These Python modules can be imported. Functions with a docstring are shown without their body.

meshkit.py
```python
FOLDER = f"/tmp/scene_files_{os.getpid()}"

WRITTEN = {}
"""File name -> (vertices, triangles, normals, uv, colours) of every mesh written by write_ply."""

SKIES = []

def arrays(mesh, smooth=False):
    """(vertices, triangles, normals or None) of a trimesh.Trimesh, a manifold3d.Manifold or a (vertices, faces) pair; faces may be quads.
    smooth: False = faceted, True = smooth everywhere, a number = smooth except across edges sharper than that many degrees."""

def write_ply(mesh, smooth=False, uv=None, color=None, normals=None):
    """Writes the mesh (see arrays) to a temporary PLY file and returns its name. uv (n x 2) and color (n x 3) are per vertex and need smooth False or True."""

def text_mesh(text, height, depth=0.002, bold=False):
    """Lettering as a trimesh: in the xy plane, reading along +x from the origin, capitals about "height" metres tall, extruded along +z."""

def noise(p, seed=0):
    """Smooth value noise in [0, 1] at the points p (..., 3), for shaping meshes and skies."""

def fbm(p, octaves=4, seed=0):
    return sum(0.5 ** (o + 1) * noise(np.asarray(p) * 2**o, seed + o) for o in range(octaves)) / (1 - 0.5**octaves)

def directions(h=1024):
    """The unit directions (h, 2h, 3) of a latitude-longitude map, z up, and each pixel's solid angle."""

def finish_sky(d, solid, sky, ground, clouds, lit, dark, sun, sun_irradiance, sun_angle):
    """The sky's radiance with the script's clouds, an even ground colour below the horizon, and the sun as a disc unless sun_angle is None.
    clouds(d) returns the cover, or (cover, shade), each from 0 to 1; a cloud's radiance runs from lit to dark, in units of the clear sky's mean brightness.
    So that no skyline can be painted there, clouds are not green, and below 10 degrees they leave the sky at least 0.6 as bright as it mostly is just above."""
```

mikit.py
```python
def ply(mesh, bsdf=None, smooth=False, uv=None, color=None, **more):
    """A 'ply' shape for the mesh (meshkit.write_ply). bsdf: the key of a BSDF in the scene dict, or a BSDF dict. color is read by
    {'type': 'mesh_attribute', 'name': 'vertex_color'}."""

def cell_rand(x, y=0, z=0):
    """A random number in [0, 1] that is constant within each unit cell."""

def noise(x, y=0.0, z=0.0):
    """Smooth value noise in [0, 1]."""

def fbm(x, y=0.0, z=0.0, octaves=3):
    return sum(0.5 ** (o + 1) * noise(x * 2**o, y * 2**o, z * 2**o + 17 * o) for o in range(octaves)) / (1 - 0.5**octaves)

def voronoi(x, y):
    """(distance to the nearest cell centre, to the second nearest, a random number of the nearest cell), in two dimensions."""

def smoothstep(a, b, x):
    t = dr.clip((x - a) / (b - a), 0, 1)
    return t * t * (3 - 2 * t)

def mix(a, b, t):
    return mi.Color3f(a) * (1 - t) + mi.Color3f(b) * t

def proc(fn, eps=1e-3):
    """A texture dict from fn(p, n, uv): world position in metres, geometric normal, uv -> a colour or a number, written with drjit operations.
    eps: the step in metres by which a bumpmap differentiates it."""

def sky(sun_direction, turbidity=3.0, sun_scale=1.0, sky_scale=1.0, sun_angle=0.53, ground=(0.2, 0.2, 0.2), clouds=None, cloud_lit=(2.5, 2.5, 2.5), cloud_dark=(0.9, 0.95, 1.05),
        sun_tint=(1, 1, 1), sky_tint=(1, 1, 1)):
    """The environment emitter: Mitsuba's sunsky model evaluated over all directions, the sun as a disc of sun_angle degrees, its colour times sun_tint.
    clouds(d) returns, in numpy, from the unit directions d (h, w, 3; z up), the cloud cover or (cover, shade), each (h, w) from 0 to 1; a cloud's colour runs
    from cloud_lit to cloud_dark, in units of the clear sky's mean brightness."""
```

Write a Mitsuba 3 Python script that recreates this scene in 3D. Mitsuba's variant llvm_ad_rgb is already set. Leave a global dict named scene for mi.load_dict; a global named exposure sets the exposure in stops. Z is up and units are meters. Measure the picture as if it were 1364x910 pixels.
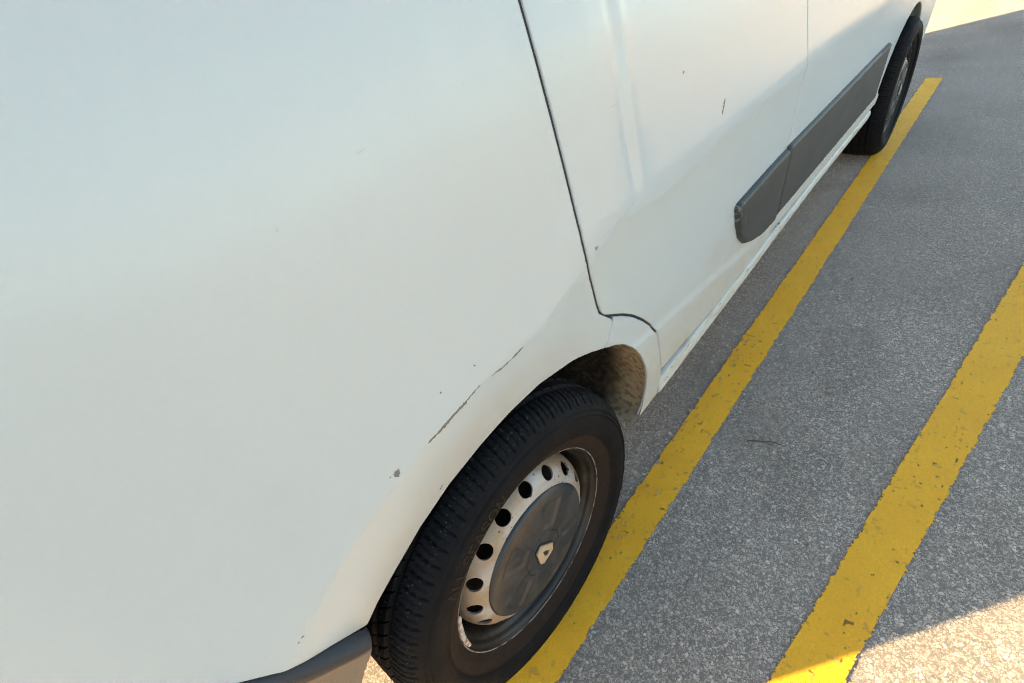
import math, random
import numpy as np, trimesh, manifold3d, shapely, mitsuba as mi, drjit as dr
import mikit, meshkit
from mikit import proc, noise, fbm, voronoi, smoothstep, mix
from scipy.spatial import Delaunay
from shapely.geometry import Polygon, LineString
from shapely import affinity

T = mi.ScalarTransform4f
rng = np.random.default_rng(7)
# ------------------------------------------------------------------ camera, sky, exposure
CAM = np.array([-0.31616, -0.41806, 1.25686])
FWD = np.array([0.52502, 0.58868, -0.61466])
UP = np.array([0.56213, 0.30240, 0.76978])
SUN_AZ, SUN_EL = math.radians(144.2), math.radians(17.0)
SUN = [math.cos(SUN_EL) * math.cos(SUN_AZ), math.cos(SUN_EL) * math.sin(SUN_AZ), math.sin(SUN_EL)]
exposure = 4.22
scene = {
    'type': 'scene',
    'camera': {'type': 'perspective', 'fov': 92.192, 'fov_axis': 'x', 'near_clip': 0.02, 'far_clip': 2000.0,
               'to_world': T().look_at(origin=CAM.tolist(), target=(CAM + FWD).tolist(), up=UP.tolist())},
    'sky': mikit.sky(SUN, turbidity=3.0, ground=(0.22, 0.215, 0.205), sky_tint=(1.15, 1.0, .885), sun_tint=(1.15, 1.28, 1.42)),
}
labels = {}


def add(key, mesh, mat, smooth=False, **kw):
    base, n = key, 0
    while key in scene:
        n += 1
        key = f'{base}_{n:03d}'
    scene[key] = mikit.ply(mesh, mat, smooth=smooth, **kw)
    return key


# ------------------------------------------------------------------ shape of the van's side: y as a function of (x, z); y < 0 is outwards
def hinge(t, w):
    return 0.5 * (t + np.sqrt(t * t + w * w)) - 0.0


def sstep(a, b, x):
    t = np.clip((x - a) / (b - a), 0, 1)
    return t * t * (3 - 2 * t)


def plan(x):
    u = np.clip(-x / 0.93, 0, 0.9999)
    return 0.95 * (1 - (1 - u ** 3.2) ** (1 / 2.4))


ZC = np.array([(-0.9, 0.48), (-0.55, 0.54), (-0.3838, 0.6277), (-0.3528, 0.6629), (-0.3086, 0.7006), (-0.2552, 0.7338), (-0.2001, 0.7548), (-0.1421, 0.774), (-0.1229, 0.7799), (-0.007, 0.8001), (0.0788, 0.7998), (0.1193, 0.797), (0.3594, 0.8734), (0.4958, 0.8521), (0.6507, 0.8607), (0.8317, 0.8762), (1.025, 0.8754), (1.4, 0.87), (4.0, 0.87)])
XS = np.array([(0.7, 0.1932), (0.8964, 0.1932), (0.9289, 0.2061), (0.9663, 0.2158), (1.0295, 0.2196), (1.1012, 0.2137), (1.1499, 0.2059), (1.2111, 0.2168), (1.4, 0.2168)])
ZK = np.array([(0.3, 0.5432), (0.415, 0.5392), (0.4985, 0.5254), (0.7379, 0.486), (0.952, 0.4507), (1.1599, 0.4164), (1.4, 0.415), (4.0, 0.415)])
SB = np.array([(0.4, 0.2472), (0.4669, 0.2472), (0.5551, 0.2529), (0.6696, 0.2602), (0.9085, 0.2755), (1.3426, 0.3034), (1.8, 0.325), (4.0, 0.325)])
ST = np.array([(0.4, 0.3084), (0.5634, 0.3124), (0.886, 0.3293), (1.0062, 0.3356), (1.3114, 0.3516), (1.8, 0.368), (4.0, 0.368)])


def side(x, z):
    x, z = np.asarray(x, float), np.asarray(z, float)
    y = plan(x)
    zc = np.interp(x, ZC[:, 0], ZC[:, 1])
    y = y + 0.165 * hinge(z - zc, .003)
    fender = 1 - sstep(.20, .32, x)
    y = y + (.048 + .082 * fender) * hinge(zc - .002 - z, .003)
    xs = np.interp(z, XS[:, 0], XS[:, 1])
    y = y - 0.10 * sstep(.80, .90, z) * (hinge(x - xs, .004) - hinge(x - .262, .02))
    # shallow upright fold pressed into the door
    xf = np.interp(z, [.877, .954, 1.0245, 1.117, 1.176], [.410, .414, .4145, .424, .420])
    y = y + sstep(.84, .98, z) * (0.0030 * np.exp(-((x - xf) / .010) ** 2) - 0.0024 * np.exp(-((x - xf - .028) / .012) ** 2))
    # ledge low on the door and the tuck-under below it
    zk = np.interp(x, ZK[:, 0], ZK[:, 1])
    m = sstep(.36, .42, x)
    y = y - m * .0075 * sstep(.010, -.008, z - zk) + m * .05 * hinge(zk - .014 - z, .006)
    # long waves that a pressed and repaired panel has
    y = y + .0011 * (meshkit.noise(np.stack([x * 4.1, z * 3.3, 0 * x], -1), 3) - .5)
    return y


# ------------------------------------------------------------------ a skin panel cut from that surface, with rolled edges and a return flange
def dense(ring, step):
    ls = LineString(ring)
    n = max(8, int(ls.length / step))
    return np.array([ls.interpolate(t, True).coords[0] for t in np.linspace(0, 1, n, endpoint=False)])


def panel(outline, h=(.010, .006), off=0.0, edge=.0019, flange=.0035, step=.004, dome=0.0, surf=side):
    poly = Polygon(outline).buffer(0)
    if poly.geom_type != 'Polygon':
        poly = max(poly.geoms, key=lambda g: g.area)
    b = dense(np.array(poly.exterior.coords), step)
    poly = Polygon(b)
    pts = [b]
    for d in (edge * .3, edge * .65, edge * 1.05):
        g = poly.buffer(-d)
        for q in getattr(g, 'geoms', [g]):
            if not q.is_empty:
                pts.append(dense(np.array(q.exterior.coords), step))
    x0, z0, x1, z1 = poly.bounds
    gx, gz = np.meshgrid(np.arange(x0, x1, h[0]), np.arange(z0, z1, h[1]))
    gx = gx + (np.arange(gx.shape[0]) % 2)[:, None] * h[0] / 2
    g = np.c_[gx.ravel(), gz.ravel()]
    inn = poly.buffer(-edge * 1.05 - min(h) * .5)
    pts.append(g[shapely.contains_xy(inn, g[:, 0], g[:, 1])])
    p = np.vstack(pts)
    tri = Delaunay(p).simplices
    c = p[tri].mean(1)
    tri = tri[shapely.contains_xy(poly, c[:, 0], c[:, 1])]
    a = p[tri]
    cr = (a[:, 1, 0] - a[:, 0, 0]) * (a[:, 2, 1] - a[:, 0, 1]) - (a[:, 1, 1] - a[:, 0, 1]) * (a[:, 2, 0] - a[:, 0, 0])
    tri, cr = tri[np.abs(cr) > 1e-10], cr[np.abs(cr) > 1e-10]
    tri[cr < 0] = tri[cr < 0][:, ::-1]
    d = shapely.distance(shapely.points(p), poly.exterior)
    t = np.clip(edge - d, 0, edge)
    y = surf(p[:, 0], p[:, 1]) + off + edge - np.sqrt(np.maximum(edge ** 2 - t ** 2, 0)) - dome * (1 - np.exp(-d / .02))
    v = np.c_[p[:, 0], y, p[:, 1]]
    n = len(b)
    back = v[:n] + [0, flange, 0]
    k = len(v)
    i = np.arange(n)
    j = (i + 1) % n
    wall = np.vstack([np.c_[i, k + i, j], np.c_[j, k + i, k + j]])
    if Polygon(b).exterior.is_ccw is False:
        wall = wall[:, ::-1]
    m = trimesh.Trimesh(np.vstack([v, back]), np.vstack([tri, wall]), process=False)
    m.update_faces(m.unique_faces())
    return m


def lathe(profile, n, center=(0, 0, 0), closed=False):
    """profile of (y, r) swept round the y axis."""
    pr = np.asarray(profile, float)
    th = np.linspace(0, 2 * np.pi, n, endpoint=False)
    k = len(pr)
    v = np.stack([np.cos(th)[:, None] * pr[:, 1], np.broadcast_to(pr[:, 0], (n, k)), np.sin(th)[:, None] * pr[:, 1]], -1).reshape(-1, 3)
    f = []
    kk = k if closed else k - 1
    for s in range(kk):
        i = np.arange(n) * k + s
        i2 = ((np.arange(n) + 1) % n) * k + s
        i3, i4 = np.arange(n) * k + (s + 1) % k, ((np.arange(n) + 1) % n) * k + (s + 1) % k
        f += [np.c_[i, i2, i4], np.c_[i, i4, i3]]
    return trimesh.Trimesh(v + np.asarray(center), np.vstack(f), process=False)


def resample(profile, step):
    ls = LineString(profile)
    n = max(2, int(ls.length / step))
    return np.array([ls.interpolate(t, True).coords[0] for t in np.linspace(0, 1, n + 1)])


def spline(profile, step):
    from scipy.interpolate import PchipInterpolator
    p = np.asarray(profile, float)
    s = np.r_[0, np.cumsum(np.hypot(*np.diff(p, axis=0).T))]
    q = np.linspace(0, s[-1], max(3, int(s[-1] / step)))
    return np.c_[PchipInterpolator(s, p[:, 0])(q), PchipInterpolator(s, p[:, 1])(q)]


def grid_mesh(P, flip=False):
    a, b = P.shape[:2]
    i = (np.arange(a - 1)[:, None] * b + np.arange(b - 1)).ravel()
    f = np.vstack([np.c_[i, i + 1, i + b + 1], np.c_[i, i + b + 1, i + b]])
    return trimesh.Trimesh(P.reshape(-1, 3), f[:, ::-1] if flip else f, process=False)


# ------------------------------------------------------------------ materials
def rgb(*c):
    return {'type': 'rgb', 'value': list(c)}


def seg(p, ax, az, bx, bz, w):
    """1 on a stroke from a to b in the plane of the van's side, thinning out at its ends."""
    dx, dz = bx - ax, bz - az
    L = dx * dx + dz * dz
    t = dr.clip(((p.x - ax) * dx + (p.z - az) * dz) / L, 0, 1)
    d = dr.sqrt(dr.square(p.x - ax - t * dx) + dr.square(p.z - az - t * dz))
    ww = w * (0.25 + 0.75 * dr.sqrt(dr.maximum(4 * t * (1 - t), 0))) * (0.45 + 1.1 * noise(p.x * 260, p.z * 260, 3))
    return 1 - smoothstep(ww * .75, ww * 1.15, d)


SCRATCH = [(-0.1229, 0.7799, -0.0817, 0.7842, 0.00235), (-0.1157, 0.7815, -0.0558, 0.7883, 0.00127), (-0.0981, 0.7851, -0.0283, 0.7948, 0.00118), (-0.0785, 0.7856, -0.0248, 0.7962, 0.00196), (-0.0633, 0.7878, -0.0479, 0.79, 0.00274), (-0.0248, 0.7962, -0.0185, 0.7966, 0.00118), (0.0049, 0.7945, 0.026, 0.7934, 0.00098), (0.0191, 0.7915, 0.0638, 0.7933, 0.00118), (0.0497, 0.7923, 0.0766, 0.7956, 0.00176), (-0.1823, 0.7765, -0.1716, 0.7772, 0.00127), (-0.1806, 0.7721, -0.1737, 0.7744, 0.0049), (-0.1872, 0.7758, -0.1848, 0.7762, 0.00098), (0.2761, 0.8534, 0.2827, 0.8556, 0.00157), (0.275, 0.858, 0.285, 0.8571, 0.00098), (0.7685, 0.9154, 0.7892, 0.9401, 0.00333), (0.6262, 1.0291, 0.632, 1.0289, 0.00216), (-0.3692, 0.6487, -0.3648, 0.6503, 0.00157), (-0.3753, 0.6435, -0.3725, 0.6455, 0.00118), (-0.0783, 0.8304, -0.0764, 0.8289, 0.00118), (-0.0161, 0.8306, -0.0149, 0.8271, 0.00118), (-0.1294, 0.6739, -0.1221, 0.6782, 0.00157), (0.2476, 0.8488, 0.2513, 0.8483, 0.00147)]
FAINT = [(-0.1537, 1.0923, -0.1552, 1.0885, 0.0014), (0.1222, 1.1451, 0.1219, 1.142, 0.0008), (1.0227, 0.871, 0.9517, 0.8258, 0.0016), (0.9517, 0.8258, 0.8969, 0.7683, 0.0015), (0.8969, 0.7683, 0.9062, 0.71, 0.0012), (0.3412, 0.8723, 0.4037, 0.8833, 0.001), (0.2932, 0.8666, 0.3594, 0.8734, 0.0009), (-0.0462, 1.1219, -0.0336, 1.1243, 0.0012), (-0.3281, 0.613, -0.3211, 0.619, 0.0014), (0.3798, 1.0415, 0.4111, 1.0411, 0.001), (-0.0308, 0.7307, -0.0201, 0.7338, 0.0014), (-0.0901, 0.6584, -0.0822, 0.6564, 0.0012)]


def paint_color(p, n, uv):
    grime = smoothstep(.66, .34, p.z + .10 * (fbm(p.x * 7, p.y * 7, p.z * 9) - .5))
    mott = fbm(p.x * 31, p.y * 31, p.z * 23 + 5)
    a = dr.sqrt(dr.square(p.x - .03) + dr.square(p.z - .33))
    near = smoothstep(.47, .38, a) * smoothstep(.6, -.2, p.x)
    d = dr.clip(grime * (.30 + .55 * mott) + near * (.26 + .30 * mott), 0, 1)
    c = mix((.408, .458, .468), (.39, .325, .235), d)
    fine = fbm(p.x * 240, p.y * 240, p.z * 240)
    c = c * (0.985 + .03 * fine)
    m = mi.Float(0)
    for s in SCRATCH:
        m = dr.maximum(m, seg(p, *s))
    fm = mi.Float(0)
    for s in FAINT:
        fm = dr.maximum(fm, seg(p, *s))
    side_on = dr.select(p.y < .12, 1.0, 0.0)
    c = mix(c, (.34, .34, .33), fm * .40 * side_on)
    return mix(c, (.075, .085, .09), m * .92 * side_on)


def rough_paint(p, n, uv):
    return .20 + .10 * fbm(p.x * 18, p.y * 18, p.z * 18) + .25 * smoothstep(.62, .40, p.z)


def mat(key, d):
    scene[key] = {'type': 'twosided', 'bsdf': d}
    return key


WHITE = mat('mat_white_paint', {'type': 'principled', 'base_color': proc(paint_color), 'roughness': proc(rough_paint), 'specular': .6, 'clearcoat': 1.0, 'clearcoat_gloss': .97})
SILLW = mat('mat_sill_paint', {'type': 'principled', 'base_color': proc(lambda p, n, uv: mix(
    mix((.50, .50, .455), (.38, .33, .25), smoothstep(.45, .9, fbm(p.x * 14, p.y * 40, p.z * 40))),
    (.07, .06, .05), smoothstep(.72, .80, fbm(p.x * 40, p.y * 90, p.z * 160 + 2)))), 'roughness': .4, 'specular': .5, 'clearcoat': .4})


def rubber_color(p, n, uv):
    r = dr.sqrt(dr.square(p.x) + dr.square(p.z - .33))
    dust = fbm(p.x * 30, p.y * 30, p.z * 30)
    f2 = fbm(p.x * 200, p.y * 200, p.z * 200)
    bead = smoothstep(.252, .246, r) * smoothstep(-.03, -.005, -p.y)
    c = mix((.0050, .0054, .0068), (.017, .0145, .012), dr.clip(dust * .9 - .25, 0, 1) * .9)
    c = mix(c, (.026, .0175, .0125), bead * (.45 + .5 * dust))
    chips = smoothstep(.80, .88, noise(p.x * 260, p.y * 260, p.z * 260))
    return mix(c * (.8 + .4 * f2), (.13, .13, .13), chips * smoothstep(.305, .325, r) * .22)


RUBBER = mat('mat_rubber', {'type': 'principled', 'base_color': proc(rubber_color), 'roughness': .65, 'specular': .10})
LETTER = mat('mat_letter', {'type': 'principled', 'base_color': proc(lambda p, n, uv: mix((.010, .0078, .0062), (.022, .0155, .0115), fbm(p.x * 60, p.y * 60, p.z * 60))), 'roughness': .65, 'specular': .15})


def rim_color(p, n, uv):
    r = dr.sqrt(dr.square(p.x) + dr.square(p.z - .33))
    d = fbm(p.x * 22, p.y * 22, p.z * 22 + 4)
    c = mix((.35, .345, .335), (.29, .215, .145), smoothstep(.35, .75, d + .25 * smoothstep(.15, .18, r) + .25 * smoothstep(.0, -.12, p.z - .33)))
    rust = smoothstep(.80, .86, noise(p.x * 210, p.y * 210, p.z * 210)) * smoothstep(.42, .62, noise(p.x * 45, p.y * 45, p.z * 45))
    return mix(c * (.9 + .2 * fbm(p.x * 150, p.z * 150, p.y * 90)), (.045, .025, .016), rust)


RIM = mat('mat_rim', {'type': 'principled', 'base_color': proc(rim_color), 'roughness': .42, 'metallic': .25, 'specular': .5})
BARREL = mat('mat_barrel', {'type': 'principled', 'base_color': proc(lambda p, n, uv: mix((.008, .007, .0065), (.035, .025, .018), smoothstep(.4, .8, fbm(p.x * 26, p.y * 26, p.z * 26)))), 'roughness': .45, 'specular': .5})
LIP = mat('mat_lip', {'type': 'principled', 'base_color': proc(lambda p, n, uv: mix((.02, .016, .013), mix((.30, .28, .26), (.05, .04, .035), smoothstep(.45, .65, fbm(p.x * 60, p.y * 60, p.z * 60))), smoothstep(.0012, .0004, dr.abs(dr.sqrt(dr.square(p.x - 3.1 * dr.select(p.x > 1.5, 1.0, 0.0)) + dr.square(p.z - .33)) - .2140)))), 'roughness': .4, 'metallic': .4})


def cap_color(p, n, uv):
    x, z = p.x, p.z - .33
    r, a = dr.sqrt(x * x + z * z), dr.atan2(z, x)
    streak = fbm(a * 3.2, r * 18, 2.0, octaves=4)
    c = mix((.013, .017, .022), (.028, .030, .031), smoothstep(.35, .72, streak))
    c = mix(c, (.033, .024, .016), smoothstep(.55, .85, fbm(x * 30, z * 30, 8.0)) * .35)
    return c * (.85 + .3 * fbm(x * 190, z * 190, 1.0))


CAP = mat('mat_cap', {'type': 'principled', 'base_color': proc(cap_color), 'roughness': proc(lambda p, n, uv: .27 + .25 * fbm(p.x * 40, p.y * 40, p.z * 40)), 'specular': .5})
EMBLEM = mat('mat_emblem', {'type': 'principled', 'base_color': proc(lambda p, n, uv: mix((.54, .42, .27), (.38, .28, .17), fbm(p.x * 90, p.y * 90, p.z * 90))), 'roughness': .38, 'metallic': .25})
LEAD = mat('mat_lead', {'type': 'principled', 'base_color': proc(lambda p, n, uv: mix((.48, .43, .38), (.22, .14, .09), smoothstep(.4, .75, fbm(p.x * 120, p.y * 120, p.z * 120)))), 'roughness': .5, 'metallic': .2})
DARK = mat('mat_dark', {'type': 'principled', 'base_color': rgb(.012, .013, .016), 'roughness': .55})
BLACKPL = mat('mat_liner', {'type': 'principled', 'base_color': proc(lambda p, n, uv: mix(
    mix((.020, .018, .017), (.50, .355, .205), smoothstep(.16, .07, p.y + .07 * (fbm(p.x * 25, p.y * 25, p.z * 25) - .5)) * smoothstep(.16, .30, p.x)),
    (.10, .07, .04), .6 * smoothstep(.42, .72, fbm(p.x * 90, p.y * 90, p.z * 90, octaves=4)))), 'roughness': .85, 'specular': .2})
BUMPER = mat('mat_bumper', {'type': 'principled', 'base_color': proc(lambda p, n, uv: mix((.020, .023, .028), (.158, .120, .090), smoothstep(.006, -.004, p.z - .527 - .52 * (-.32 - p.x)) * (.8 + .3 * fbm(p.x * 12, p.y * 12, p.z * 12))) * (.88 + .24 * fbm(p.x * 320, p.y * 320, p.z * 320))), 'roughness': .55, 'specular': .5})


def strip_color(p, n, uv):
    sc = smoothstep(.62, .75, fbm(p.x * 130, p.z * 60, 2.0)) * smoothstep(1.02, .91, p.x + .12 * (p.z - .5))
    return mix(mix((.030, .035, .037), (.046, .049, .047), fbm(p.x * 9, p.z * 14, 1.0)), (.26, .26, .24), sc * .75)


STRIP = mat('mat_strip', {'type': 'principled', 'base_color': proc(strip_color), 'roughness': .5, 'specular': .5})
GLASS = mat('mat_glass', {'type': 'principled', 'base_color': rgb(.02, .025, .028), 'roughness': .06, 'specular': .6})
LAMP = mat('mat_lamp', {'type': 'principled', 'base_color': rgb(.45, .47, .48), 'roughness': .08, 'specular': .6, 'metallic': .3})


def stones(p):
    x, y = p.x + .004 * noise(p.x * 130, p.y * 130, 1.0), p.y + .004 * noise(p.x * 130, p.y * 130, 7.0)
    a1, b1, r1 = voronoi(x / .0082, y / .0082)
    a2, b2, r2 = voronoi(x / .0037 + 31, y / .0037 + 11)
    big = smoothstep(.05, .45, b1 - a1) * smoothstep(.25, .55, r1)
    small = smoothstep(.05, .35, b2 - a2)
    return big, small, r1, r2


def asphalt_color(p, n, uv):
    big, small, r1, r2 = stones(p)
    tone = mix((.19, .158, .132), (.68, .53, .42), small * (.12 + .88 * r2 * r2))
    st = mix((.31, .24, .19), (.86, .70, .57), dr.square(r1 * r1) * .8 + .25 * r2)
    c = mix(tone, st, big * .72)
    w = fbm(p.x * 2.3, p.y * 2.3, 3.0)
    stain = smoothstep(.60, .72, fbm(p.x * 3.1 + 9, p.y * 3.1, 6.0))
    return c * (.80 + .4 * w) * (1 - .10 * stain) * (.9 + .2 * fbm(p.x * 300, p.y * 300, 1.0))


def asphalt_height(p, n, uv):
    big, small, r1, r2 = stones(p)
    return big * (.6 + .4 * r1) * .0016 + small * .0008 + .0006 * noise(p.x * 500, p.y * 500, 3.0)


ASPHALT = mat('mat_asphalt', {'type': 'bumpmap', 'arbitrary': proc(asphalt_height, eps=7e-4), 'scale': 1.0, 'bsdf': {'type': 'principled', 'base_color': proc(asphalt_color), 'roughness': .8, 'specular': .35}})


def line_color(p, n, uv):
    big, small, r1, r2 = stones(p)
    c = mix((.96, .475, .020), (.86, .40, .014), fbm(p.x * 14, p.y * 14, 2.0))
    c = mix(c, (.55, .26, .015), (1 - dr.maximum(big, small)) * .35)
    worn = smoothstep(.70, .80, fbm(p.x * 75, p.y * 75, 5.0)) * .35
    c = mix(c, (.20, .15, .07), worn)
    spot = smoothstep(.93, .96, noise(p.x * 70, p.y * 70, 2.0))
    return mix(c, (.10, .055, .02), spot * .8)


YELLOW = mat('mat_yellow', {'type': 'bumpmap', 'arbitrary': proc(lambda p, n, uv: asphalt_height(p, n, uv) * .6, eps=7e-4), 'scale': 1.0, 'bsdf': {'type': 'principled', 'base_color': proc(line_color), 'roughness': .6, 'specular': .4}})
TWIG = mat('mat_twig', {'type': 'principled', 'base_color': rgb(.10, .05, .03), 'roughness': .8})

# ------------------------------------------------------------------ ground
def axis(lo, hi, step, far):
    core = np.arange(lo, hi, step)
    out = np.geomspace(.05, far, 40)
    return np.r_[(lo - out)[::-1], core, core[-1] + out]


gx, gy = axis(-.8, 2.0, .02, 900), axis(-1.1, .6, .02, 900)
X, Y = np.meshgrid(gx, gy, indexing='ij')
def ground_z(x, y):
    x, y = np.asarray(x, float), np.asarray(y, float)
    fade = np.exp(-(np.hypot(x - .4, y) / 3) ** 2)
    return .006 * fade * (meshkit.noise(np.stack([x * 5, y * 5, 0 * x], -1), 11) - .5) - .003 * fade
add('asphalt_ground', grid_mesh(np.stack([X, Y, ground_z(X, Y)], -1)), ASPHALT, smooth=True)
labels['asphalt_ground'] = {'label': 'grey coarse asphalt of the parking ground under and beside the van', 'kind': 'structure'}


def marking(key, a, b, w0, w1, seed, step=.0024):
    """A painted line from a to b as a thin sheet on the asphalt, its edges ragged where the paint ran over the stones."""
    a, b = np.array(a, float), np.array(b, float)
    L = np.linalg.norm(b - a)
    d = (b - a) / L
    nn = np.array([-d[1], d[0]])
    ns, nt = int(L / step), int((max(w0, w1) + .03) / step)
    s = (np.arange(ns) + .5) / ns
    W = w0 + (w1 - w0) * s[:, None]
    t = (np.arange(nt) + .5)[None] * step - .015
    P = a + s[:, None, None] * L * d + t[..., None] * nn
    q = np.stack([P[..., 0], P[..., 1], 0 * P[..., 0]], -1)
    rag = .008 * (meshkit.fbm(q * 40, 3, seed) - .5) + .0065 * (meshkit.noise(q * 230, seed + 5) - .5) * .7
    keep = (t + rag > .0) & (t - rag < W)
    keep &= ~((t > .02) & (t < W - .02) & (meshkit.fbm(q * 140, 2, seed + 9) > .88) & (meshkit.noise(q * 12, seed + 3) > .6))
    ii, jj = np.nonzero(keep)
    def idx(i, j): return i * (nt + 1) + j
    sv, tv = np.arange(ns + 1) / ns, np.arange(nt + 1) * step - .015
    V = a + sv[:, None, None] * L * d + tv[None, :, None] * nn
    V = np.concatenate([V, (ground_z(V[..., 0], V[..., 1]) + .004)[..., None]], -1).reshape(-1, 3)
    f = np.vstack([np.c_[idx(ii, jj), idx(ii + 1, jj), idx(ii + 1, jj + 1)], np.c_[idx(ii, jj), idx(ii + 1, jj + 1), idx(ii, jj + 1)]])
    m = trimesh.Trimesh(V, f, process=False)
    m.remove_unreferenced_vertices()
    add(key, m, YELLOW, smooth=True)


marking('yellow_line', (-2.2, -.082), (4.6, -.082), .10, .10, 1)
labels['yellow_line'] = {'label': 'worn yellow line painted on the asphalt right beside the front tyre of the van', 'category': 'road marking', 'group': 'yellow lines painted on the asphalt'}
marking('yellow_line_001', (-.35, -.4559), (3.05, -.95), .095, .135, 2, .003)
labels['yellow_line_001'] = {'label': 'second yellow line on the asphalt, at the right edge, further away from the van', 'category': 'road marking', 'group': 'yellow lines painted on the asphalt'}

# ------------------------------------------------------------------ the van: outlines measured on its side, in metres (x along the van, z up)
SEAM = [(0.333, 0.6666), (0.3213, 0.6382), (0.303, 0.6183)]
NG = 18                                                          # points of the gap down to the corner over the seam
GAP = [(0.2437, 1.27), (0.2457, 1.2059), (0.2466, 1.1799), (0.2474, 1.1528), (0.249, 1.1243), (0.2504, 1.0944), (0.2516, 1.063), (0.2526, 1.0301), (0.2529, 0.9958), (0.2529, 0.9599), (0.2519, 0.9225), (0.2511, 0.8831), (0.2545, 0.8384), (0.2727, 0.7786), (0.283, 0.7382), (0.2915, 0.7142), (0.3024, 0.6985), (0.3304, 0.6806), (0.3755, 0.6523), (0.4169, 0.6207), (0.4568, 0.5832), (0.4934, 0.5431), (0.5108, 0.5122), (0.54, 0.4396), (0.5687, 0.3422)]
ARCH = [(-0.3054, 0.5436), (-0.2758, 0.5718), (-0.2314, 0.6033), (-0.1785, 0.6368), (-0.11, 0.6639), (-0.0404, 0.6778), (0.0332, 0.6851), (0.1119, 0.6821), (0.2053, 0.6532), (0.2694, 0.6322), (0.303, 0.6183)]
ARCH_R = [(0.3054, 0.6166), (0.341, 0.5977), (0.3801, 0.5702), (0.4118, 0.5376), (0.4464, 0.4863), (0.4752, 0.4283), (0.4875, 0.382), (0.4906, 0.3414), (0.4802, 0.2889), (0.4615, 0.2619)]
BUMP_TOP = [(-0.3081, 0.5417), (-0.3437, 0.5679), (-0.3766, 0.59), (-0.3989, 0.6056), (-0.4168, 0.6197), (-0.432, 0.6301), (-0.47, 0.655), (-0.55, 0.67), (-0.66, 0.675)]
V = 'panel_van'
labels[V] = {'label': 'white panel van with scratched paint, black bumper and one steel wheel beside the yellow line', 'category': 'van'}


def off_line(pts, d):
    g = LineString(pts).offset_curve(d)
    return list(g.coords)


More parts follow.
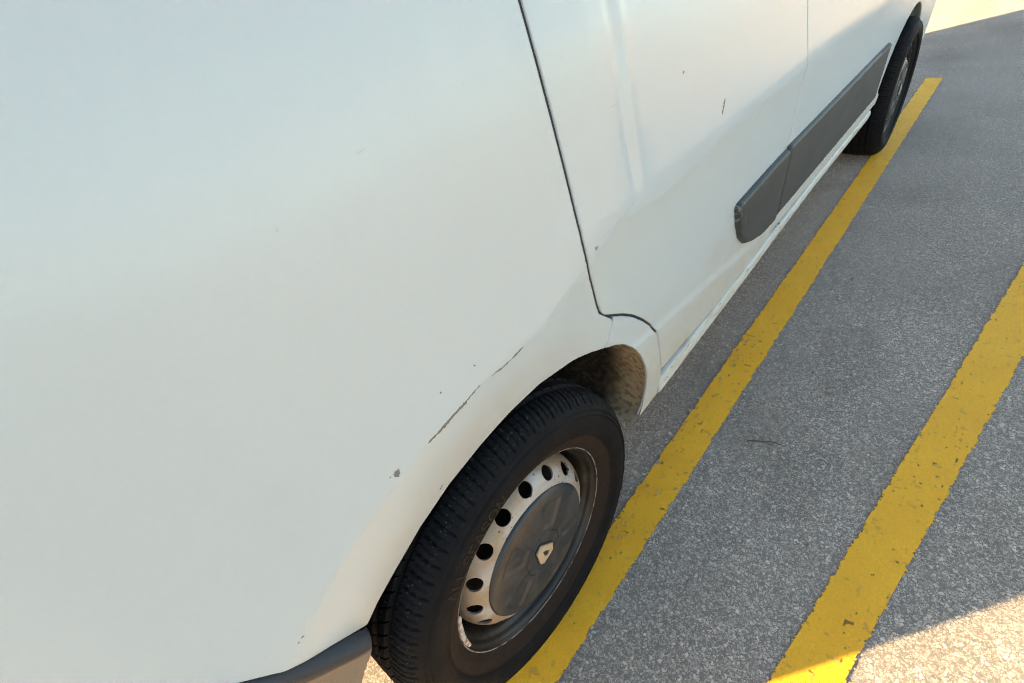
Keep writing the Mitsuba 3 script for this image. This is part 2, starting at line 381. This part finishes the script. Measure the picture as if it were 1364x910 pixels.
gl = off_line(GAP[:NG], -.0031)                                   # fender side of the gap (to the left of it, seen from outside)
fender = ([(GAP[0][0] - .0031, 1.27), (.24, 1.32), (-.30, 1.32), (-.60, 1.20), (-.645, 1.0), (-.66, .712)] + [(x, z + .003) for x, z in BUMP_TOP[::-1]] + ARCH
          + [(SEAM[1][0] - .0012, SEAM[1][1]), (SEAM[0][0] - .0014, SEAM[0][1]), (SEAM[0][0] - .006, SEAM[0][1] + .009)] + [p for p in gl[::-1] if .700 < p[1] < 1.268])
add(V + '__front_fender', panel(fender), WHITE, smooth=40)
labels[V + '__front_fender'] = {'label': 'large blank white front fender with dark scratches along the wheel arch'}

door = [p for p in off_line(GAP[:NG + 5], .0030)] + [(GAP[-2][0] + .0009, GAP[-2][1]), (GAP[-1][0] + .0009, GAP[-1][1])] + [(float(x), float(z) + .003) for x, z in ST if GAP[-1][0] + .01 < x < 1.3] + [(1.318, float(np.interp(1.318, ST[:, 0], ST[:, 1])) + .003), (1.318, 1.26), (.75, 1.30), (.255, 1.30)]
add(V + '__door', panel(door), WHITE, smooth=40)
strip = [(0.9312, 0.6288), (0.9432, 0.6395), (1.1641, 0.6489), (1.316, 0.6519), (1.316, 0.4181), (1.2801, 0.4181), (1.1905, 0.4231), (1.1024, 0.4468), (1.0423, 0.4701), (0.9952, 0.5114), (0.9584, 0.5692)]
sp = Polygon(strip).buffer(-.010).buffer(.010)
add(V + '__door__rub_strip', panel(list(sp.exterior.coords)[:-1], h=(.008, .006), off=-.015, edge=.010, flange=.016, dome=.003), STRIP, smooth=40)
labels[V + '__door__rub_strip'] = {'label': 'scuffed dark grey rubbing strip on the lower door'}

rocker = ARCH_R[::-1] + [(SEAM[1][0] + .0012, SEAM[1][1]), (SEAM[0][0] + .0014, SEAM[0][1]), (SEAM[0][0] + .004, SEAM[0][1] + .0065)] + [p for p in off_line(GAP[NG - 1:NG + 4], -.0026)] + [(GAP[-2][0] - .0009, GAP[-2][1]), (GAP[-1][0] - .0009, GAP[-1][1])] + [(GAP[-1][0] + .0005, float(np.interp(GAP[-1][0], SB[:, 0], SB[:, 1]))), (ARCH_R[-1][0] + .012, float(np.interp(ARCH_R[-1][0], SB[:, 0], SB[:, 1])))]
add(V + '__rocker_front', panel(rocker, h=(.006, .005)), WHITE, smooth=40)

# sill lip along the bottom
xs_ = np.r_[np.linspace(GAP[-1][0], GAP[-1][0] + .05, 16), np.linspace(GAP[-1][0] + .06, 2.62, 220)]
sill = []
for x in xs_:
    zt, zb = np.interp(x, ST[:, 0], ST[:, 1]), np.interp(x, SB[:, 0], SB[:, 1])
    y0 = float(side(x, zt + .006))
    e = 1 - math.exp(-(x - xs_[0]) / .05)
    h = zt - zb
    w = .002 * (meshkit.noise(np.array([x * 9, 0, 0]), 4) - .5)
    pr = [(y0 + .010, zt + .003), (y0 - .001, zt + .001), (y0 - .004 * e + w, zt - .003), (y0 - .0065 * e + w, zt - .3 * h), (y0 - .004 * e, zt - .55 * h), (y0 - .001 * e, zb + .006), (y0 + .004, zb), (y0 + .03, zb - .004), (y0 + .12, zb)]
    if not sill:                                                   # the end tucks in behind the front piece
        sill.append([(x - .005, a + .0035, b) for a, b in pr])
    sill.append([(x, a, b) for a, b in pr])
add(V + '__sill', grid_mesh(np.array(sill), True), SILLW, smooth=50)
labels[V + '__sill'] = {'label': 'dirty white sill along the bottom edge with chipped paint'}

# dark seal behind the door gap
seal = []
for x, z in resample(GAP[:NG + 5], .01):
    y = float(side(x, z))
    seal.append([(x - .016, y + .0032, z), (x + .016, y + .0032, z)] if z > .72 else [(x - .0055, y + .0045, z - .0065), (x + .0055, y + .0045, z + .0065)])
add(V + '__door_seal', grid_mesh(np.array(seal)), DARK)

back = []
for x, z in [GAP[-3], GAP[-2], GAP[-1], (GAP[-1][0], .262)]:
    y = float(side(x, z))
    back.append([(x - .006, y + .0026, z), (x + .006, y + .0030, z)])
add(V + '__rocker_front__flange', grid_mesh(np.array(back)), WHITE)

# wheel arch liner: a shell that follows the arch edge inwards
arch = ARCH + ARCH_R
ring = resample([(-.42, .30), (-.40, .40), (-.362, .47)] + arch + [(.42, .262)], .006)
liner = []
cen = np.array([.03, .40])
for k, (x, z) in enumerate(ring):
    row = []
    for d, gr in ((.004, .000), (.012, .004), (.03, .010), (.06, .016), (.10, .020), (.16, .022), (.24, .022), (.34, .022)):
        v = np.array([x, z]) - cen
        v = v / np.linalg.norm(v)
        p = np.array([x, z]) + v * gr
        yy = float(side(x, max(z, .34))) + d
        b = .006 * (meshkit.fbm(np.array([x * 22, yy * 22, z * 22]), 3, 5) - .5) * min(1, d / .02)
        row.append((p[0] + v[0] * b, yy, p[1] + v[1] * b))
    row.append((cen[0], .35, cen[1]))
    liner.append(row)
add(V + '__wheel_arch_liner', grid_mesh(np.array(liner)), BLACKPL, smooth=50)
labels[V + '__wheel_arch_liner'] = {'label': 'wheel arch liner caked with brown mud behind the tyre'}

# front bumper: rear edge against the wheel opening, then round the nose
edge_x = lambda z: np.interp(z, [.235, .30, .38, .4518, .5065, .5462, .72], [-.452, -.435, -.410, -.3714, -.337, -.3084, -.3084])
def bump_top(x): return float(np.interp(x, [p[0] for p in BUMP_TOP][::-1], [p[1] for p in BUMP_TOP][::-1]))
rows = []
us = np.r_[0, .002, .006, .012, np.linspace(.02, 1, 150)]
prof = [(.016, .000), (.010, -.0005), (.004, -.003), (-.002, -.008), (-.005, -.014), (-.006, -.022), (-.004, -.034), (-.002, -.05)]
def skin_at(s):
    """plan curve of the nose: s from 0 (side) to 1 (middle of the front)."""
    th = s * math.pi / 2
    x = -.93 * np.sin(th) ** (2 / 3.2 * 1.0)
    return x, float(plan(max(x, -.9299)))
tab = np.array([(x, float(plan(x))) for x in np.r_[np.linspace(0, -.9, 300), -.93 + .03 * np.geomspace(1, 1e-6, 120)]])
tl = np.r_[0, np.cumsum(np.hypot(*np.diff(tab, axis=0).T))]
i0 = np.interp(.309, -tab[:, 0], tl)
for u in us:
    row = []
    zt0 = None
    for j in range(len(prof) + 9):
        # height first, then x so that the rear edge leans with the wheel opening
        if j < len(prof):
            dz = prof[j][1]
        else:
            dz = None
        s_ = i0 + u * (tl[-1] - i0)
        xb = float(np.interp(s_, tl, tab[:, 0]))
        zt = bump_top(xb)
        z = zt + dz if dz is not None else (zt - .05) + (.235 - (zt - .05)) * (j - len(prof) + 1) / 9
        ex = float(edge_x(z))
        s2 = np.interp(-ex, -tab[:, 0], tl)
        s3 = s2 + u * (tl[-1] - s2)
        x, y = float(np.interp(s3, tl, tab[:, 0])), float(np.interp(s3, tl, tab[:, 1]))
        dy = prof[j][0] if j < len(prof) else -.002 + .020 * ((j - len(prof) + 1) / 9) ** 2
        # outward normal of the plan curve
        xa, ya = np.interp(s3 + .004, tl, tab[:, 0]), np.interp(s3 + .004, tl, tab[:, 1])
        tx, ty = xa - np.interp(s3 - .004, tl, tab[:, 0]), ya - np.interp(s3 - .004, tl, tab[:, 1])
        nl = math.hypot(tx, ty) + 1e-9
        nx, ny = ty / nl * 1.0, -tx / nl
        row.append((x - (-nx if ny < 0 else nx) * 0 + (-abs(nx)) * (-dy) * 1.0, y + dy * abs(ny), z))
    rows.append(row)
B = np.array(rows)
front = B.copy(); front[..., 1] = 1.90 - front[..., 1]
first = B[0].copy(); first[:, 1] += .03                            # the rear edge turns in
full = np.concatenate([first[None], B, front[::-1]], 0)
add(V + '__front_bumper', grid_mesh(full), BUMPER, smooth=40)
labels[V + '__front_bumper'] = {'label': 'faded black plastic bumper below the white fender'}
# belly tray of the bumper
tray = full[1:, -1]
mid = len(B)
L_, R_ = tray[:mid], tray[mid:][::-1]
add(V + '__belly_tray', grid_mesh(np.stack([L_ + [.0, .0, .0], .5 * (L_ + R_) + [0.25, 0, .01], R_], 1)), DARK)

# ------------------------------------------------------------------ body shell behind the skins
def section(z, xf, xr, yn, n=60):
    half = .95
    x = np.r_[np.linspace(xr, xf + .93, 30), (xf + .93) - .93 * np.sin(np.linspace(0, np.pi / 2, n))[1:]]
    u = np.clip((xf + .93 - x) / .93, 0, 1)
    y = yn + (half - yn) * (1 - (1 - u ** 3.2) ** (1 / 2.4))
    P = np.c_[x, y, np.full(len(x), z)]
    Q = P[::-1].copy(); Q[:, 1] = 1.9 - Q[:, 1]
    return np.vstack([P, Q[1:]])


def loft(levels):
    S = [section(*l) for l in levels]
    n = len(S[0])
    v = np.vstack(S + [S[0].mean(0)[None], S[-1].mean(0)[None]])
    f = []
    for k in range(len(S) - 1):
        i = np.arange(n); j = (i + 1) % n
        f += [np.c_[k * n + i, k * n + j, (k + 1) * n + j], np.c_[k * n + i, (k + 1) * n + j, (k + 1) * n + i]]
    i = np.arange(n); j = (i + 1) % n
    c0, c1 = len(S) * n, len(S) * n + 1
    f += [np.c_[j, i, np.full(n, c0)], np.c_[(len(S) - 1) * n + i, (len(S) - 1) * n + j, np.full(n, c1)]]
    m = trimesh.Trimesh(v, np.vstack(f), process=False)
    if m.volume < 0:
        m.invert()
    return m


def to_man(m):
    return manifold3d.Manifold(manifold3d.Mesh(np.asarray(m.vertices, np.float32), np.asarray(m.faces, np.uint32)))


low = to_man(loft([(.28, -.88, 3.80, .06), (.33, -.89, 3.84, .05), (.45, -.89, 3.85, .045), (.62, -.89, 3.85, .035), (.80, -.88, 3.85, .03), (.90, -.87, 3.84, .034), (1.10, -.80, 3.83, .056)]))
well = trimesh.creation.extrude_polygon(Polygon([(-.42, .2), (-.42, .30), (-.40, .40), (-.362, .47)] + ARCH + ARCH_R + [(.54, .30), (.54, .2)]).buffer(.030), .46, engine='earcut')
wv = well.vertices
well = trimesh.Trimesh(np.c_[wv[:, 0], wv[:, 2] - .06, wv[:, 1]], well.faces[:, ::-1], process=False)
if well.volume < 0:
    well.invert()
low = low - to_man(well)
for cx in (.02, 3.10):
    for y0 in (-.05, 1.55):
        cyl = manifold3d.Manifold.cylinder(.40, .415, .415, 64).rotate([-90, 0, 0]).translate([cx, y0, .33])
        box = manifold3d.Manifold.cube([.80, .40, .36]).translate([cx - .40, y0, -.02])
        low = low - cyl - box
add(V + '__body_shell', low, WHITE, smooth=35)
add(V + '__roof', loft([(1.1015, -.80, 3.83, .056), (1.28, -.42, 3.82, .075), (1.32, -.30, 3.82, .08), (1.60, .10, 3.80, .11), (1.85, .42, 3.78, .14), (1.93, .60, 3.74, .20), (1.965, .9, 3.60, .34)]), WHITE, smooth=35)
wn = [(.42, 1.33), (.70, 1.62), (.80, 1.70), (1.27, 1.70), (1.27, 1.33)]
add(V + '__door_window', panel(wn, h=(.03, .03), flange=.01, surf=lambda x, z: .0795 + .11 * (z - 1.32) - .006), GLASS, smooth=40)
# rear side panel with its rubbing strip and rear wheel opening
ra = [(3.10 + .385 * math.cos(a), .33 + .385 * math.sin(a)) for a in np.linspace(math.pi * .97, math.pi * .03, 40)]
rear = [(1.3225, .372)] + [(2.70, .372)] + ra + [(3.50, .40), (3.82, .42), (3.82, 1.30), (1.3225, 1.30)]
add(V + '__rear_side_panel', panel(rear, h=(.05, .03), step=.01), WHITE, smooth=40)
add(V + '__rear_side_panel__rub_strip', panel([(1.322, .4274), (1.322, .6565), (2.60, .6565), (2.60, .4274)], h=(.03, .02), off=-.015, edge=.010, flange=.016, step=.01), STRIP, smooth=40)
hl = [(-.85, .80), (-.80, .98), (-.70, 1.06), (-.652, 1.02), (-.668, .80)]
add(V + '__headlight', panel(hl, h=(.012, .012), edge=.006), LAMP, smooth=40)

# ------------------------------------------------------------------ the wheel: axis along y, outer side at y < 0
HUB = np.array([0, 0, .33])
half = [(-.001, .2125), (-.005, .219), (-.011, .229), (-.015, .240), (-.0165, .246), (-.0172, .2475), (-.0225, .2495), (-.0255, .254), (-.0285, .264), (-.029, .276), (-.0265, .288), (-.0245, .2925), (-.0268, .2940), (-.0250, .2960), (-.0222, .2975),
        (-.0205, .3015), (-.0222, .3030), (-.0185, .3065), (-.0140, .3115), (-.0075, .3175), (.000, .3225), (.010, .3260), (.025, .3285), (.045, .3300), (.070, .3308)]
full_pr = half + [(.16 - y, r) for y, r in half[::-1]]
pr = resample(full_pr, .0016)
NT = 1064
m = lathe(pr, NT)
v = m.vertices.reshape(NT, len(pr), 3).copy()
th = np.linspace(0, 2 * np.pi, NT, endpoint=False)[:, None]
yy, rr = pr[:, 0][None], pr[:, 1][None]
tread = sstep(.300, .312, rr) * np.ones_like(th)
dep = np.zeros((NT, len(pr)))
for y0, w in ((.036, .0045), (.066, .0045), (.096, .0045), (.126, .0045)):
    dep = np.maximum(dep, .0065 * np.exp(-((yy - y0) / w) ** 4))
ph = th * 76 / (2 * np.pi)
def saw(a, width):
    t = np.abs((a % 1) - .5) * 2
    return sstep(1 - width, 1 - width * .55, t)
sh = saw(ph + yy * 5, .15) * sstep(.034, .028, yy) * sstep(.3085, .3130, rr)
dep = np.maximum(dep, .0045 * sh)
dep = np.maximum(dep, .0028 * saw(ph + .5 + yy * 5, .10) * sstep(.034, .028, yy) * sstep(.312, .316, rr))
dep = np.maximum(dep, .0055 * saw(ph * 1.0 + .35 - yy * 25, .15) * (np.abs(yy - .051) < .0125))
dep = np.maximum(dep, .0055 * saw(ph * 1.0 + .6 + yy * 25, .15) * (np.abs(yy - .081) < .0125))
dep = np.maximum(dep, .0055 * saw(ph * 1.0 + .1 - yy * 25, .15) * (np.abs(yy - .111) < .0125))
dep = np.maximum(dep, .0060 * saw(ph - yy * 12, .20) * sstep(.128, .134, yy) * sstep(.3085, .3130, rr))
nz = meshkit.noise(np.stack(np.broadcast_arrays(np.cos(th) * rr * 60, yy * 60, np.sin(th) * rr * 60), -1), 8) - .5
rnew = rr - dep * tread + .0010 * nz * tread
# slanted ribs moulded on the outer sidewall at the foot of the tyre
a_deg = np.degrees(th) % 360
ribs = sstep(.262, .265, rr) * sstep(.289, .286, rr) * (yy < 0) * ((a_deg > 222) & (a_deg < 262)) * saw(a_deg / 3.3 + rr * 60, .45)
v[..., 0] = np.cos(th) * rnew
v[..., 2] = np.sin(th) * rnew
v[..., 1] = yy - .0016 * ribs
v[..., 2] = np.maximum(v[..., 2], -.3265)
tyre = trimesh.Trimesh(v.reshape(-1, 3) + HUB, m.faces, process=False)
W = V + '__wheel'
add(W + '__tyre', tyre, RUBBER, smooth=45)
labels[W + '__tyre'] = {'label': 'worn black tyre with dusty brown inner sidewall'}

# raised lettering round the sidewall
def ring_text(text, r0, h, a0, yfun):
    parts, a = [], a0
    t = meshkit.text_mesh(text, h, .0008, bold=True).subdivide_to_size(.006)
    p = t.vertices
    ang = math.radians(a0) - p[:, 0] / (r0 + h / 2)
    r = r0 + p[:, 1]
    q = np.c_[np.cos(ang) * r, yfun(r) - p[:, 2], np.sin(ang) * r] + HUB
    return trimesh.Trimesh(q, t.faces, process=False)
yside = lambda r: np.interp(r, [y for _, y in half[:12]], [x for x, _ in half[:12]]) - .0000
add(W + '__sidewall_lettering', ring_text('ALL SEASON', .261, .021, 139, yside), LETTER)

barrel = [(.0015, .2105), (-.0025, .2125), (-.0035, .2150), (-.0015, .2168), (.004, .2172)]
add(W + '__rim_lip', lathe(spline(barrel[::-1] + [(.003, .2085)], .0008), 256, HUB), LIP, smooth=True)
add(W + '__rim_barrel', lathe(spline([(.003, .2087), (.008, .2055), (.016, .2035), (.022, .199), (.030, .1965), (.050, .1955), (.075, .190), (.10, .188), (.15, .19), (.158, .21)], .003), 160, HUB), BARREL, smooth=True)
out = spline([(-.009, .055), (-.0095, .10), (-.008, .125), (-.004, .142), (.002, .156), (.011, .168), (.022, .1765), (.034, .182), (.046, .1845)], .003)
tn = np.gradient(out, axis=0); tn /= np.linalg.norm(tn, axis=1, keepdims=True)
inn_ = out + np.c_[tn[:, 1], -tn[:, 0]] * .004
loop = np.vstack([out, inn_[::-1]])
dm = lathe(loop, 192, HUB, closed=True)
if dm.volume < 0:
    dm.invert()
disc = to_man(dm)
for k in range(16):
    a = math.radians(106 + 22.5 * k)
    cyl = manifold3d.Manifold.cylinder(.08, .0155, .0155, 40, center=True).rotate([-90, 0, 0])
    nrm = 38.0
    # hole drilled square to the slope of the disc
    cyl = manifold3d.Manifold.cylinder(.07, .0155, .0155, 40, center=True).rotate([0, 90, 0])          # along x (radial)
    cyl = cyl.rotate([0, 0, -52]).translate([.1645, .0105, 0]).rotate([0, -math.degrees(a), 0]).translate(HUB.tolist())
    disc = disc - cyl
add(W + '__rim_disc', disc, RIM, smooth=35)
labels[W + '__rim_disc'] = {'label': 'silver steel disc with round holes, rusty in spots'}
add(W + '__brake_drum', lathe([(.06, .02), (.06, .150), (.15, .155)], 64, HUB), DARK)
cap = spline([(-.0178, .0), (-.0184, .044), (-.0186, .046), (-.0166, .0472), (-.0166, .0488), (-.0185, .050), (-.0183, .075), (-.0176, .098), (-.0160, .116), (-.0132, .130), (-.0088, .138), (-.003, .1412)], .0007)
cm = lathe(cap, 220, HUB)
cv = cm.vertices.copy()
xx, zz = cv[:, 0], cv[:, 2] - .33
cr, ca = np.hypot(xx, zz), np.arctan2(zz, xx)
lob = sstep(.056, .066, cr) * sstep(.122, .112, cr) * sstep(.15, .55, np.cos(ca * 5 + .8))
cv[:, 1] += .0038 * lob
add(W + '__hub_cap', trimesh.Trimesh(cv, cm.faces, process=False), CAP, smooth=40)
labels[W + '__hub_cap'] = {'label': 'dusty dark grey hub cap in the middle of the wheel'}
# diamond emblem: a frame of four faceted bars round a diamond hole
EMB = [(0.0255, 0.0014), (-0.0058, 0.0331), (-0.0194, 0.0237), (-0.0171, -0.0163), (-0.0083, -0.026), (0.0225, -0.0186)]
EMH = [(-0.0031, 0.008), (0.003, 0.0042), (0.0113, -0.0071), (0.0066, -0.013), (-0.0001, -0.0097)]
dia = Polygon(EMB)
hole = Polygon(EMH).buffer(.0014)
base = trimesh.creation.extrude_polygon(dia.buffer(.0022, join_style=2), .0030, engine='earcut')
bp = base.vertices
add(W + '__emblem_base', trimesh.Trimesh(np.c_[bp[:, 0], -.0172 - bp[:, 2], bp[:, 1]] + HUB, base.faces, process=False), DARK)
em = trimesh.creation.extrude_polygon(dia.difference(hole), .0055, engine='earcut')
p = em.vertices.copy()
q = np.c_[p[:, 0], -.0172 - p[:, 2], p[:, 1]] + HUB
add(W + '__hub_emblem', trimesh.Trimesh(q, em.faces, process=False), EMBLEM)
labels[W + '__hub_emblem'] = {'label': 'pale diamond emblem at the centre of the hub cap'}
# clip-on balance weight on the rim lip
wt = []
for t in np.linspace(0, 1, 36):
    a = math.radians(160 + 30 * t)
    k = math.sin(math.pi * min(1, max(0, t * .92 + .04))) ** .35
    row = []
    for b in np.linspace(0, 2 * np.pi, 14):
        nn = .0014 * (meshkit.noise(np.array([t * 14, math.cos(b) * 1.5, math.sin(b) * 1.5]), 6) - .5) * 2
        r_ = .2085 + (.0060 * k + nn) * math.cos(b)
        row.append((r_ * math.cos(a), .0005 + (.0050 * k + nn) * math.sin(b), r_ * math.sin(a)))
    wt.append(row)
add(W + '__balance_weight', trimesh.Trimesh(grid_mesh(np.array(wt)).vertices + HUB, grid_mesh(np.array(wt)).faces, process=False), LEAD, smooth=60)
labels[W + '__balance_weight'] = {'label': 'corroded pale balance weight clipped to the rim edge'}
# rear wheel: the same parts further back
mv = T().translate([3.10, 0, 0])
for part in ('tyre', 'rim_lip', 'rim_barrel', 'rim_disc', 'brake_drum', 'hub_cap', 'hub_emblem', 'emblem_base'):
    scene[V + '__wheel_001__' + part] = {**scene[W + '__' + part], 'to_world': mv}

# ------------------------------------------------------------------ small litter
def tube(pts, r, n=7):
    pts = np.asarray(pts, float)
    rows = []
    for i, p in enumerate(pts):
        t = pts[min(i + 1, len(pts) - 1)] - pts[max(i - 1, 0)]
        t /= np.linalg.norm(t)
        a = np.cross(t, [0, 0, 1.0]); a /= np.linalg.norm(a); b = np.cross(a, t)
        k = r * (1 - .5 * i / len(pts))
        rows.append([p + k * (math.cos(q) * a + math.sin(q) * b) for q in np.linspace(0, 2 * np.pi, n)])
    return grid_mesh(np.array(rows))
tw = [(.735, -.168, .007), (.745, -.186, .010), (.752, -.205, .0085), (.765, -.225, .009), (.770, -.250, .006)]
add('twig', tube(resample(tw, .01) if False else [np.array(a) for a in tw], .0028), TWIG, smooth=True)
labels['twig'] = {'label': 'small reddish brown twig lying on the grey asphalt right of the yellow line', 'category': 'twig'}

# loose grit that collects along the tyre and the painted line
gr = []
for k in range(420):
    if k < 260:
        x, y = rng.uniform(-.2, 1.9), -.09 - abs(rng.normal(0, .16))
    else:
        x, y = rng.uniform(.25, 1.2), rng.normal(.02, .05)
    sz = rng.uniform(.0016, .0036) * (1.7 if rng.random() < .06 else 1)
    b = trimesh.creation.icosphere(subdivisions=1, radius=sz)
    b.vertices *= rng.uniform(.6, 1.25, 3) * rng.uniform(.8, 1.2, (len(b.vertices), 1))
    b.apply_translation([x, y, float(ground_z(x, y)) + .0045 + sz * .3])
    gr.append(b)
scene['mat_grit'] = {'type': 'principled', 'base_color': proc(lambda p, n, uv: mix((.09, .08, .07), (.42, .38, .34), noise(p.x * 90, p.y * 90, 4.0))), 'roughness': .85}
add('grit', trimesh.util.concatenate(gr), 'mat_grit')
labels['grit'] = {'label': 'loose grit scattered over the asphalt and the yellow lines', 'category': 'grit', 'kind': 'stuff'}
